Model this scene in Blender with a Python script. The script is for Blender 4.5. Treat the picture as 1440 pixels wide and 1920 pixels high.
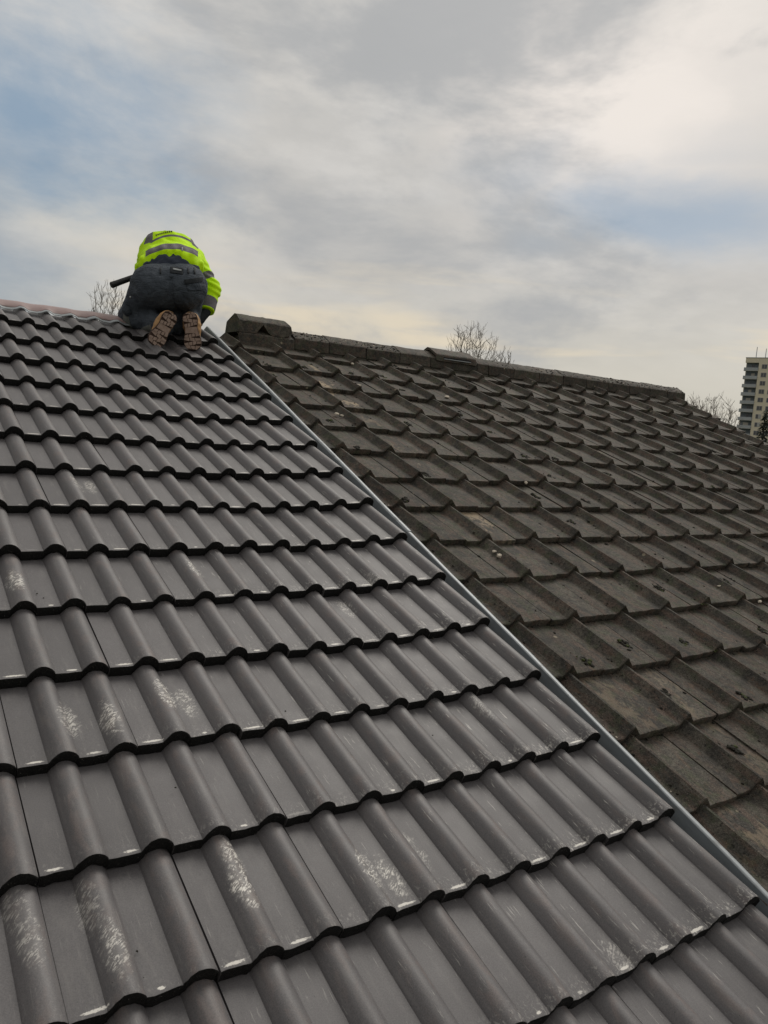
import bpy, bmesh, math, random
import numpy as np
from mathutils import Vector, Matrix, noise as mnoise
random.seed(7); rng = np.random.default_rng(7)
for o in list(bpy.data.objects): bpy.data.objects.remove(o)
S = bpy.context.scene
C = S.collection
rad = math.radians

# ------------------------------------------------------------------ camera
Z0 = 6.2                                   # height of the roof datum above the ground
PITCH = rad(22.2); CP, SP = math.cos(PITCH), math.sin(PITCH)
FPX = 1474.45                              # focal length in photo pixels (1440 x 1920)
cam_loc = Vector((-2.13703, -1.10224, 1.28497 + Z0))
cam_rot = Matrix(((0.828521, -0.002605, -0.559951), (-0.554624, 0.133869, -0.821262), (0.0771, 0.990996, 0.109468)))
cd = bpy.data.cameras.new('camera'); cam = bpy.data.objects.new('camera', cd); C.objects.link(cam)
cam.matrix_world = Matrix.Translation(cam_loc) @ cam_rot.to_4x4()
cd.sensor_fit = 'VERTICAL'; cd.sensor_height = 36.0; cd.lens = FPX / 1920 * 36
cd.clip_start = 0.05; cd.clip_end = 6000
S.camera = cam

# ------------------------------------------------------------------ node helpers
class NT:
    def __init__(s, tree): s.t = tree; s.n = tree.nodes; s.l = tree.links
    def node(s, kind, ins=None, **kw):
        n = s.n.new(kind)
        for k, v in kw.items(): setattr(n, k, v)
        for k, v in (ins or {}).items(): s.put(n.inputs[k], v)
        return n
    def put(s, sock, v):
        if isinstance(v, bpy.types.NodeSocket): s.l.new(v, sock)
        elif v is not None:
            if sock.type == 'RGBA' and not hasattr(v, '__len__'): v = (v, v, v, 1)
            elif sock.type == 'RGBA' and len(v) == 3: v = (*v, 1)
            sock.default_value = v
    def math(s, op, a, b=None, c=None, clamp=False):
        n = s.n.new('ShaderNodeMath'); n.operation = op; n.use_clamp = clamp
        s.put(n.inputs[0], a)
        if b is not None: s.put(n.inputs[1], b)
        if c is not None: s.put(n.inputs[2], c)
        return n.outputs[0]
    def vmath(s, op, a, b=None):
        n = s.n.new('ShaderNodeVectorMath'); n.operation = op
        s.put(n.inputs[0], a)
        if b is not None: s.put(n.inputs[1], b)
        return n.outputs['Value'] if op in ('DOT_PRODUCT', 'LENGTH', 'DISTANCE') else n.outputs[0]
    def mix(s, f, a, b, mode='MIX'):
        n = s.n.new('ShaderNodeMix'); n.data_type = 'RGBA'; n.blend_type = mode; n.clamp_factor = True
        s.put(n.inputs[0], f); s.put(n.inputs[6], a); s.put(n.inputs[7], b)
        return n.outputs[2]
    def ramp(s, v, lo, hi, a=0.0, b=1.0, smooth=True):
        n = s.n.new('ShaderNodeMapRange'); n.interpolation_type = 'SMOOTHSTEP' if smooth else 'LINEAR'
        for i, x in enumerate((v, lo, hi, a, b)): s.put(n.inputs[i], x)
        return n.outputs[0]
    def noise(s, vec, scale, detail=4, rough=0.5, dist=0.0, w=None):
        n = s.n.new('ShaderNodeTexNoise')
        if w is not None: vec = s.vmath('ADD', vec, s.off(w))
        s.put(n.inputs['Vector'], vec); n.inputs['Scale'].default_value = scale
        n.inputs['Detail'].default_value = detail; n.inputs['Roughness'].default_value = rough
        n.inputs['Distortion'].default_value = dist
        return n.outputs[0]
    def off(s, w):
        c = s.__dict__.setdefault('oc', {})
        k = w.as_pointer() if hasattr(w, 'as_pointer') else w
        if k not in c: c[k] = s.comb(w, s.math('MULTIPLY', w, 1.7), s.math('MULTIPLY', w, 0.6))
        return c[k]
    def scale(s, vec, sx, sy, sz):
        n = s.n.new('ShaderNodeMapping'); s.put(n.inputs[0], vec); n.inputs['Scale'].default_value = (sx, sy, sz)
        return n.outputs[0]
    def sep(s, v):
        n = s.n.new('ShaderNodeSeparateXYZ'); s.put(n.inputs[0], v); return n.outputs
    def comb(s, x, y, z):
        n = s.n.new('ShaderNodeCombineXYZ')
        for i, v in enumerate((x, y, z)): s.put(n.inputs[i], v)
        return n.outputs[0]

def px_dir(x, y):
    v = Vector(((x - 720) / FPX, -(y - 960) / FPX, -1.0))
    return cam_rot @ v
def at(x, y, d):
    """point seen at photo pixel (x, y) and d metres deep"""
    return cam_loc + px_dir(x, y) * d

# ------------------------------------------------------------------ world (overcast sky with thin gaps)
SUN_EL, SUN_AZ = 48.0, 62.0                # azimuth from +Y towards +X
world = bpy.data.worlds.new('World'); S.world = world; world.use_nodes = True
wt = NT(world.node_tree); wt.n.clear()
tc = wt.node('ShaderNodeTexCoord')
dirv = tc.outputs['Generated']
sky = wt.node('ShaderNodeTexSky', sky_type='NISHITA', sun_disc=False, sun_elevation=rad(SUN_EL), sun_rotation=rad(SUN_AZ),
              altitude=100, air_density=1.0, dust_density=1.5, ozone_density=1.0)
skyc = wt.mix(1.0, sky.outputs[0], (0.105, 0.105, 0.105), 'MULTIPLY')
dx, dy, dz = wt.sep(dirv)
cpos = wt.comb(wt.math('ADD', dx, wt.math('MULTIPLY', dz, 0.35)), dy, wt.math('MULTIPLY', dz, 2.3))   # clouds flattened towards the horizon
n1 = wt.noise(cpos, 2.3, 6, 0.56, 0.15)
n2 = wt.noise(wt.vmath('ADD', cpos, (7.3, 2.1, 0)), 4.6, 7, 0.60, 0.15)
n3 = wt.noise(wt.vmath('ADD', cpos, (3.3, 9.1, 0)), 1.4, 3, 0.5, 0.2)
def patch(x, y, r0, r1, wob=0.10, flat=1.9):
    d = px_dir(x, y).normalized()
    q = wt.vmath('MULTIPLY', wt.vmath('SUBTRACT', dirv, tuple(d)), (1, 1, flat))
    k = wt.math('ADD', wt.vmath('LENGTH', q), wt.math('MULTIPLY', wt.math('SUBTRACT', n2, 0.5), wob * 3.4))
    return wt.ramp(k, r0, r1, 1.0, 0.0)
base = wt.mix(wt.ramp(n1, 0.36, 0.64), (0.50, 0.490, 0.472), (0.67, 0.645, 0.605))
base = wt.mix(wt.ramp(n2, 0.48, 0.74, 0, 0.40), base, (0.74, 0.715, 0.680))
base = wt.mix(wt.math('MULTIPLY', patch(1190, 200, 0.00, 0.34, 0.10, 1.6), 0.90), base, (0.83, 0.770, 0.715))
base = wt.mix(wt.math('MULTIPLY', patch(200, 395, 0.02, 0.20, 0.08, 2.6), 0.75), base, (0.68, 0.640, 0.560))
low = wt.ramp(dz, 0.03, 0.22, 1.0, 0.0)
base = wt.mix(wt.math('MULTIPLY', low, 0.62), base, (0.545, 0.510, 0.415))
band = wt.ramp(wt.noise(wt.comb(wt.math('MULTIPLY', dx, 1.6), wt.math('MULTIPLY', dy, 1.6), wt.math('MULTIPLY', dz, 15.0)), 1.7, 4, 0.5, 0.3), 0.48, 0.64)
base = wt.mix(wt.math('MULTIPLY', wt.math('MULTIPLY', band, wt.ramp(dz, 0.10, 0.24, 1.0, 0.0)), 0.80), base, (0.74, 0.645, 0.490))
dark = wt.ramp(wt.noise(wt.comb(wt.math('MULTIPLY', dx, 2.1), wt.math('MULTIPLY', dy, 2.1), wt.math('MULTIPLY', dz, 5.0)), 1.6, 6, 0.58, 0.15), 0.46, 0.66)
base = wt.mix(wt.math('MULTIPLY', dark, 0.80), base, (0.375, 0.385, 0.395))
gap = wt.math('MAXIMUM', wt.math('MULTIPLY', patch(20, 205, 0.00, 0.28, 0.12, 1.8), 0.95), wt.math('MULTIPLY', patch(1250, 405, 0.00, 0.22, 0.10, 3.2), 0.75))
gap = wt.math('MAXIMUM', gap, wt.math('MULTIPLY', patch(-120, 540, 0.02, 0.30), 0.55))
gap = wt.math('MAXIMUM', gap, wt.ramp(n3, 0.64, 0.80, 0.0, 0.8))
thin = wt.mix(0.90, skyc, (0.215, 0.315, 0.425))
final = wt.mix(wt.math('MULTIPLY', gap, 0.94), base, thin)
# the cloud deck is brighter towards the hidden sun and falls off smoothly away from it
tow = wt.vmath('DOT_PRODUCT', dirv, (math.sin(rad(SUN_AZ)) * math.cos(rad(SUN_EL)), math.cos(rad(SUN_AZ)) * math.cos(rad(SUN_EL)), math.sin(rad(SUN_EL))))
glow = wt.ramp(tow, -0.75, 0.95, 0.50, 1.02)
final = wt.mix(1.0, final, wt.comb(glow, glow, glow), 'MULTIPLY')
final = wt.mix(wt.ramp(dz, -0.02, 0.01, 1.0, 0.0), final, (0.16, 0.16, 0.15))
bg = wt.node('ShaderNodeBackground', {'Color': final, 'Strength': 1.0})
wo = wt.node('ShaderNodeOutputWorld', {'Surface': bg.outputs[0]})

sd = bpy.data.lights.new('sun', 'SUN'); sd.energy = 1.3; sd.angle = rad(30); sd.color = (1.0, 0.95, 0.87)
sun = bpy.data.objects.new('sun', sd); C.objects.link(sun); sun.location = (0, 0, 60)
sdir = Vector((math.sin(rad(SUN_AZ)) * math.cos(rad(SUN_EL)), math.cos(rad(SUN_AZ)) * math.cos(rad(SUN_EL)), math.sin(rad(SUN_EL))))
sun.rotation_euler = sdir.to_track_quat('Z', 'Y').to_euler()
S.cycles.max_bounces = 6; S.cycles.diffuse_bounces = 3; S.cycles.glossy_bounces = 3
S.view_settings.view_transform = 'Standard'; S.view_settings.look = 'None'
S.view_settings.exposure = 0.09; S.view_settings.gamma = 1.0; S.view_settings.use_curve_mapping = False

# ------------------------------------------------------------------ object helpers
def tag(o, label=None, cat=None, group=None, kind=None):
    if label: o['label'] = label
    if cat: o['category'] = cat
    if group: o['group'] = group
    if kind: o['kind'] = kind
    return o
def empty(name, loc, parent=None):
    o = bpy.data.objects.new(name, None); o.location = loc; o.empty_display_size = 0.2; C.objects.link(o)
    if parent: o.parent = parent
    return o
def link(name, me, parent=None, mats=()):
    for m in mats:
        me.materials.append(m)
    o = bpy.data.objects.new(name, me); C.objects.link(o)
    if parent: o.parent = parent
    return o
def mesh(name, verts, faces, smooth=False):
    me = bpy.data.meshes.new(name); me.from_pydata([tuple(v) for v in verts], [], faces); me.update()
    if smooth: me.polygons.foreach_set('use_smooth', [True] * len(me.polygons))
    return me
class MB:
    """collects simple solids into one mesh"""
    def __init__(s): s.v = []; s.f = []; s.m = []
    def add(s, vs, fs, mi=0):
        b = len(s.v); s.v += [tuple(v) for v in vs]; s.f += [tuple(i + b for i in f) for f in fs]; s.m += [mi] * len(fs)
    def box(s, x0, x1, y0, y1, z0, z1, mi=0, M=None):
        vs = [Vector((x, y, z)) for z in (z0, z1) for y in (y0, y1) for x in (x0, x1)]
        if M: vs = [M @ v for v in vs]
        s.add(vs, [(0, 2, 3, 1), (4, 5, 7, 6), (0, 1, 5, 4), (2, 6, 7, 3), (0, 4, 6, 2), (1, 3, 7, 5)], mi)
    def tube(s, p0, r0, p1, r1, n=5, cap=False):
        p0, p1 = Vector(p0), Vector(p1); d = (p1 - p0)
        if d.length < 1e-6: return
        d.normalize(); a = d.orthogonal().normalized(); b = d.cross(a)
        vs = [p + (a * math.cos(t) + b * math.sin(t)) * r for p, r in ((p0, r0), (p1, r1)) for t in [2 * math.pi * i / n for i in range(n)]]
        fs = [(i, (i + 1) % n, n + (i + 1) % n, n + i) for i in range(n)]
        if cap: fs += [tuple(range(n - 1, -1, -1)), tuple(range(n, 2 * n))]
        s.add(vs, fs)
    def prism(s, prof, x0, x1, mi=0):
        """closed (y,z) outline extruded along x"""
        n = len(prof)
        vs = [(x, y, z) for x in (x0, x1) for y, z in prof]
        fs = [(i, n + i, n + (i + 1) % n, (i + 1) % n) for i in range(n)] + [tuple(range(n)), tuple(range(2 * n - 1, n - 1, -1))]
        s.add(vs, fs, mi)
    def build(s, name, mats, parent=None, smooth=False):
        me = mesh(name, s.v, s.f, smooth)
        if not isinstance(mats, (list, tuple)): mats = [mats]
        o = link(name, me, parent, mats)
        if len(mats) > 1: me.polygons.foreach_set('material_index', s.m)
        return o

def new_mat(name):
    m = bpy.data.materials.new(name); m.use_nodes = True
    t = NT(m.node_tree); t.n.clear()
    b = t.node('ShaderNodeBsdfPrincipled'); o = t.node('ShaderNodeOutputMaterial'); t.l.new(b.outputs[0], o.inputs[0])
    return m, t, b
def bump(t, b, h, strength=0.3, dist=0.002):
    n = t.node('ShaderNodeBump', {'Height': h, 'Strength': strength, 'Distance': dist}); t.l.new(n.outputs[0], b.inputs['Normal'])
def simple(name, col, rough=0.6, var=0.25, scale=30, metal=0.0, spec=0.5, bumps=0.0, bdist=0.002):
    m, t, b = new_mat(name)
    p = t.node('ShaderNodeTexCoord').outputs['Object']
    r = t.node('ShaderNodeObjectInfo').outputs['Random']
    n = t.noise(p, scale, 5, 0.6, 0.2, w=t.math('MULTIPLY', r, 37.0))
    k = t.math('ADD', t.math('MULTIPLY', n, 2 * var), 1 - var)
    c = t.mix(1.0, col, t.comb(k, k, k), 'MULTIPLY')
    t.put(b.inputs['Base Color'], c); t.put(b.inputs['Roughness'], t.ramp(n, 0.3, 0.7, rough - 0.08, min(1, rough + 0.08)))
    b.inputs['Metallic'].default_value = metal; b.inputs['Specular IOR Level'].default_value = spec
    if bumps: bump(t, b, n, bumps, bdist)
    return m

# ------------------------------------------------------------------ roof tile materials
def oattr(t, name):
    n = t.node('ShaderNodeAttribute', attribute_type='OBJECT', attribute_name=name); return n
def mat_new_tile():
    m, t, b = new_mat('grey_coated_tile')
    p = t.node('ShaderNodeTexCoord').outputs['Object']
    r = t.node('ShaderNodeObjectInfo').outputs['Random']; w = t.math('MULTIPLY', r, 61.0)
    x, y, z = t.sep(p)
    big = t.noise(p, 9, 3, 0.5, 0.1, w=w)
    fine = t.noise(p, 420, 2, 0.6, 0, w=w)
    k = t.math('ADD', t.math('MULTIPLY', r, 0.24), 0.88)
    col = t.mix(big, (0.086, 0.080, 0.083), (0.106, 0.099, 0.101))
    col = t.mix(1.0, col, t.comb(k, k, k), 'MULTIPLY')
    # dusty brown bloom on the rolls
    roll = t.ramp(z, 0.004, 0.024)
    dust = t.ramp(t.noise(t.scale(p, 1, 0.45, 1), 26, 5, 0.62, 0.6, w=w), 0.46, 0.72)
    col = t.mix(t.math('MULTIPLY', t.math('MULTIPLY', roll, dust), 0.75), col, (0.160, 0.130, 0.122))
    grime = t.ramp(t.noise(p, 60, 5, 0.7, 0.3, w=w), 0.56, 0.78)
    col = t.mix(t.math('MULTIPLY', grime, 0.22), col, (0.17, 0.16, 0.152))
    # grain of the coating and dust dragged down the slope
    col = t.mix(1.0, col, t.ramp(t.noise(p, 330, 2, 0.7, 0, w=w), 0.28, 0.72, 0.78, 1.22), 'MULTIPLY')
    drag = t.ramp(t.noise(t.scale(p, 1, 0.16, 1), 48, 5, 0.66, 0.25, w=t.math('ADD', w, 4)), 0.50, 0.74)
    col = t.mix(t.math('MULTIPLY', drag, 0.30), col, (0.20, 0.188, 0.178))
    # glints of light painted as pale dashes just above the nose, on the pans
    u = t.math('MODULO', x, 0.15)
    jit = t.math('MULTIPLY', t.math('SUBTRACT', t.noise(t.comb(t.math('FLOOR', t.math('DIVIDE', x, 0.15)), w, 0), 3.3, 0), 0.5), 0.05)
    uc = t.math('ADD', 0.043, jit)
    ln = t.ramp(t.noise(t.comb(t.math('FLOOR', t.math('DIVIDE', x, 0.15)), 9.0, w), 4.7, 0), 0.3, 0.7, 0.007, 0.030)
    du = t.math('DIVIDE', t.math('SUBTRACT', u, uc), ln)
    dv = t.math('DIVIDE', t.math('SUBTRACT', y, 0.0115), 0.0038)
    e = t.math('ADD', t.math('MULTIPLY', du, du), t.math('MULTIPLY', dv, dv))
    nn = t.noise(t.scale(p, 0.6, 1.2, 1), 230, 4, 0.65, 0.3, w=w)
    e = t.math('ADD', e, t.math('MULTIPLY', t.math('SUBTRACT', nn, 0.5), 4.4))
    glint = t.math('MULTIPLY', t.ramp(e, 0.45, 1.5, 1.0, 0.0), t.ramp(z, 0.004, 0.008, 1, 0))
    on = t.ramp(t.noise(t.comb(t.math('FLOOR', t.math('DIVIDE', x, 0.15)), w, 4.0), 5.1, 0), 0.36, 0.50)
    glint = t.math('MULTIPLY', glint, on)
    # loose pale scuffing near the nose and long fine scratches, strength set per tile
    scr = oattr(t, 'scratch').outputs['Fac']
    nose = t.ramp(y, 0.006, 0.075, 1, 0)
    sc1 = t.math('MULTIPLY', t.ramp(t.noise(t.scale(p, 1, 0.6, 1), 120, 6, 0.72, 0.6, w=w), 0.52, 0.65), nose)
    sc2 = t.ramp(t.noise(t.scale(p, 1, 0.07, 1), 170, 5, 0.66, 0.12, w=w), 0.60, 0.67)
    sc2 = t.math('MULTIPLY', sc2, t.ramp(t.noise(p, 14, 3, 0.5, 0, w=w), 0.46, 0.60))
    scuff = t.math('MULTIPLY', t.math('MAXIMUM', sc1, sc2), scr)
    # boot prints
    def boot(name):
        a = t.sep(oattr(t, name).outputs['Vector'])
        ex = t.math('DIVIDE', t.math('SUBTRACT', x, a[0]), 0.027)
        ey = t.math('DIVIDE', t.math('SUBTRACT', y, a[1]), 0.075)
        e2 = t.math('ADD', t.math('MULTIPLY', ex, ex), t.math('MULTIPLY', ey, ey))
        e2 = t.math('ADD', e2, t.math('MULTIPLY', t.math('SUBTRACT', t.noise(p, 75, 4, 0.7, 0.2, w=w), 0.5), 2.8))
        q = t.comb(t.math('ADD', x, t.math('MULTIPLY', y, 0.55)), t.math('SUBTRACT', t.math('MULTIPLY', y, 0.9), t.math('MULTIPLY', x, 0.8)), 0)
        tread = t.ramp(t.noise(t.scale(q, 0.55, 1.7, 1), 125, 3, 0.60, 0.6, w=w), 0.47, 0.56)
        tread = t.math('MULTIPLY', tread, t.ramp(t.noise(p, 40, 3, 0.6, 0.2, w=w), 0.38, 0.54))
        return t.math('MULTIPLY', t.math('MULTIPLY', t.ramp(e2, 0.0, 1.35, 1, 0), t.math('ADD', t.math('MULTIPLY', tread, 1.15), 0.12)), a[2])
    prints = t.math('MAXIMUM', boot('print_a'), boot('print_b'))
    pale = t.math('MAXIMUM', t.math('MAXIMUM', glint, t.math('MULTIPLY', scuff, 0.75)), prints, clamp=True)
    # one pale tone for painted glints, scuffs, prints and their dusty smear
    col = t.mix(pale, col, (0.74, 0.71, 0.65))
    specks = t.ramp(t.noise(p, 150, 2, 0.5, 0, w=t.math('ADD', w, 9)), 0.745, 0.76)
    col = t.mix(t.math('MULTIPLY', specks, 0.8), col, (0.02, 0.02, 0.02))
    t.put(b.inputs['Base Color'], col)
    t.put(b.inputs['Roughness'], t.math('ADD', t.ramp(big, 0.3, 0.7, 0.60, 0.70), t.math('MULTIPLY', t.math('MULTIPLY', roll, dust), 0.18)))
    b.inputs['Specular IOR Level'].default_value = 0.5
    b.inputs['Coat Weight'].default_value = 0.60; b.inputs['Coat Roughness'].default_value = 0.52
    bump(t, b, t.math('ADD', fine, t.math('MULTIPLY', t.noise(p, 35, 3, 0.5, 0, w=w), 1.2)), 0.10, 0.0012)
    return m
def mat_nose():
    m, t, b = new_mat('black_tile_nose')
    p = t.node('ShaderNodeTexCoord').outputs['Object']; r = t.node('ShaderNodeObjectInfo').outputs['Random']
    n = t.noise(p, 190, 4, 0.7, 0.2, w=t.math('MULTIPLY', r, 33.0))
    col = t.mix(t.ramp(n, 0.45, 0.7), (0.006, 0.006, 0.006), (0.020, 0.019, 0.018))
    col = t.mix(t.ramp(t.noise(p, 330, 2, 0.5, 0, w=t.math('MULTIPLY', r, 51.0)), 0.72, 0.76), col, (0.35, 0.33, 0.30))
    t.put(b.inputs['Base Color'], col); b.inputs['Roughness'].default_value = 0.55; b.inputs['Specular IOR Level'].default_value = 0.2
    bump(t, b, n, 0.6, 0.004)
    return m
def mat_old_tile(name='weathered_concrete_tile', bright=1.0, lichen=1.0):
    m, t, b = new_mat(name)
    p = t.node('ShaderNodeTexCoord').outputs['Object']
    r = t.node('ShaderNodeObjectInfo').outputs['Random']; w = t.math('MULTIPLY', r, 61.0)
    x, y, z = t.sep(p)
    a = t.noise(p, 11, 3, 0.6, 0.3, w=w); c2 = t.noise(t.scale(p, 1, 0.25, 1), 30, 4, 0.65, 0.3, w=w)
    g = t.noise(p, 240, 2, 0.7, 0, w=w)
    col = t.mix(t.ramp(a, 0.38, 0.62), (0.044, 0.041, 0.036), (0.086, 0.077, 0.063))
    col = t.mix(t.ramp(c2, 0.46, 0.62, 0, 0.80), col, (0.094, 0.067, 0.053))
    col = t.mix(t.ramp(t.noise(p, 17, 3, 0.6, 0, w=t.math('ADD', w, 5)), 0.50, 0.66, 0, 0.70), col, (0.056, 0.061, 0.038))
    k = t.math('ADD', t.math('MULTIPLY', r, 0.42), 0.80 * bright)
    col = t.mix(1.0, col, t.comb(k, k, k), 'MULTIPLY')
    mid = t.noise(p, 75, 4, 0.7, 0, w=w)
    col = t.mix(1.0, col, t.ramp(mid, 0.30, 0.70, 0.68, 1.34), 'MULTIPLY')
    col = t.mix(1.0, col, t.ramp(g, 0.25, 0.75, 0.60, 1.40), 'MULTIPLY')
    rust = t.ramp(t.noise(t.scale(p, 1, 0.5, 1), 24, 5, 0.7, 0.4, w=t.math('ADD', w, 12)), 0.56, 0.70)
    col = t.mix(t.math('MULTIPLY', rust, 0.55), col, (0.125, 0.075, 0.048))
    # pale lime streaks running down the slope
    st = t.math('MULTIPLY', t.ramp(t.noise(t.scale(p, 1, 0.06, 1), 95, 4, 0.6, 0.1, w=w), 0.60, 0.70), t.ramp(a, 0.44, 0.60))
    col = t.mix(t.math('MULTIPLY', st, 0.45), col, (0.17, 0.16, 0.135))
    # fine pale and black specks, soft lichen discs
    sp = t.ramp(t.noise(p, 300, 2, 0.5, 0, w=t.math('ADD', w, 3)), 0.67, 0.71)
    col = t.mix(t.math('MULTIPLY', sp, 0.7), col, (0.30, 0.28, 0.235))
    bk = t.ramp(t.noise(p, 85, 4, 0.65, 0.2, w=t.math('ADD', w, 8)), 0.60, 0.64)
    col = t.mix(t.math('MULTIPLY', bk, 0.85), col, (0.013, 0.012, 0.010))
    vo = t.node('ShaderNodeTexVoronoi', {'Vector': p, 'W': w, 'Scale': 17.0}, voronoi_dimensions='4D', feature='F1')
    pick = t.ramp(t.sep(vo.outputs['Color'])[0], 0.82, 0.84)
    disc = t.ramp(t.math('ADD', vo.outputs['Distance'], t.math('MULTIPLY', g, 0.12)), 0.20, 0.25, 1, 0)
    col = t.mix(t.math('MULTIPLY', t.math('MULTIPLY', pick, disc), 0.80 * lichen), col, (0.27, 0.235, 0.17))
    # pale crumbled wear, strength set per tile
    wr = oattr(t, 'worn').outputs['Fac']
    wn = t.noise(t.scale(p, 1, 0.5, 1), 38, 7, 0.72, 0.5, w=w)
    wm = t.math('MULTIPLY', t.ramp(t.math('ADD', wn, t.math('MULTIPLY', t.math('SUBTRACT', t.noise(p, 7, 2, 0.5, 0, w=t.math('ADD', w, 2)), 0.5), 0.9)), 0.52, 0.66), t.math('MULTIPLY', wr, t.ramp(y, 0.0, 0.05, 0.5, 1)))
    wm = t.math('MULTIPLY', wm, t.ramp(x, 0.15, 0.22))
    col = t.mix(wm, col, t.mix(g, (0.22, 0.17, 0.11), (0.48, 0.38, 0.27)))
    t.put(b.inputs['Base Color'], col); b.inputs['Roughness'].default_value = 0.75; b.inputs['Specular IOR Level'].default_value = 0.22
    bump(t, b, t.math('ADD', g, t.math('MULTIPLY', c2, 0.8)), 0.45, 0.003)
    return m
M_new = mat_new_tile(); M_nose = mat_nose(); M_old = mat_old_tile(); M_ridge = mat_old_tile('weathered_ridge_tile', 0.95, 2.0)
M_felt = simple('black_roof_felt', (0.015, 0.015, 0.016), 0.9, 0.3, 12)
M_brick = simple('red_brown_brick', (0.22, 0.11, 0.075), 0.9, 0.3, 6)
def mat_gutter():
    m, t, b = new_mat('blue_grey_sheet_metal'); p = t.node('ShaderNodeTexCoord').outputs['Object']; z = t.sep(p)[2]
    n = t.noise(t.scale(p, 1, .15, 1), 60, 5, .65, .3); d = t.ramp(t.noise(p, 16, 5, .65, .3), .50, .72)
    col = t.mix(n, (.085, .100, .110), (.130, .148, .158))
    col = t.mix(t.ramp(t.math('ADD', z, t.math('MULTIPLY', n, .004)), .0140, .0170), col, (.36, .385, .40))
    col = t.mix(t.math('MULTIPLY', d, .5), col, (.085, .078, .065))
    t.put(b.inputs['Base Color'], col); b.inputs['Roughness'].default_value = .45; b.inputs['Metallic'].default_value = .15
    bump(t, b, n, .25, .003)
    return m
M_gutter = mat_gutter()
M_mortar = simple('grey_mortar', (0.16, 0.15, 0.13), 0.95, 0.4, 60, bumps=0.6, bdist=0.004)
M_moss = simple('dark_dry_moss', (0.020, 0.018, 0.012), 0.95, 0.6, 90, bumps=0.8, bdist=0.004)
M_moss_green = simple('green_moss', (0.050, 0.062, 0.016), 0.95, 0.5, 90, bumps=0.8, bdist=0.004)
M_chip = simple('pale_mortar_chip', (0.55, 0.49, 0.40), 0.9, 0.3, 90, bumps=0.5)
M_membrane = simple('pink_grey_ridge_membrane', (0.36, 0.262, 0.252), 0.6, 0.15, 9, bumps=0.15)
M_membrane_lip = simple('pale_blue_grey_lip', (0.33, 0.36, 0.375), 0.45, 0.1, 9, bumps=0.1)

# ------------------------------------------------------------------ ground
def grid_sheet(name, size, z, mat, n=24):
    vs = []; fs = []
    for j in range(n + 1):
        for i in range(n + 1):
            vs.append(((i / n - .5) * size, (j / n - .5) * size, z))
    for j in range(n):
        for i in range(n):
            a = j * (n + 1) + i; fs.append((a, a + 1, a + n + 2, a + n + 1))
    return link(name, mesh(name, vs, fs), None, [mat])
M_grass = simple('winter_grass', (0.055, 0.065, 0.030), 0.95, 0.45, 0.6)
tag(grid_sheet('ground', 5000, 0.0, M_grass), kind='structure')

# ------------------------------------------------------------------ houses (walls + roof decks)
RIDGE_V = 4.95; RY = RIDGE_V * CP; RZ = Z0 + RIDGE_V * SP          # ridge line
EAVES_V = -3.2
def house(name, label, u0, u1):
    cx, cy = (u0 + u1) / 2, RY
    h = empty(name, (cx, cy, 0)); tag(h, label, 'house')
    # walls
    ye = EAVES_V * CP + 0.35; ze = Z0 + (EAVES_V + 0.35) * SP - 0.25
    m = MB(); a, bq = u0 + 0.03 - cx, u1 - 0.03 - cx
    prof = [(ye - cy, 0.0), (cy - ye, 0.0), (cy - ye, ze), (0, RZ - 0.28), (ye - cy, ze)]
    m.prism(prof, a, bq); m.build('wall', M_brick, h)
    # front slope: deck in roof coordinates (u, v, h)
    m = MB(); m.box(u0, u1, EAVES_V, RIDGE_V - 0.03, -0.105, -0.062)
    roof = m.build('roof', M_felt, h)
    roof.location = (-cx, -cy, Z0); roof.rotation_euler = (PITCH, 0, 0)
    m = MB(); m.box(u0, u1, EAVES_V, RIDGE_V - 0.03, -0.105, -0.03)
    back = m.build('rear_roof_slope', M_old, h)
    back.location = (-cx, 2 * RY - cy, Z0); back.scale = (1, 1, 1)
    back.rotation_euler = (PITCH, 0, math.pi)
    back.location = (cx * 2 - cx, RY * 2 - cy, Z0)
    back.location.x = (u0 + u1) - cx
    return h, roof
houseA, roofA = house('terraced_house', 'house with new dark grey double-roll tiles where the worker kneels', -7.2, 0.03)
houseB, roofB = house('terraced_house', 'neighbouring house with old mossy brown-black tiles and ridge', 0.03, 5.70)

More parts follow.
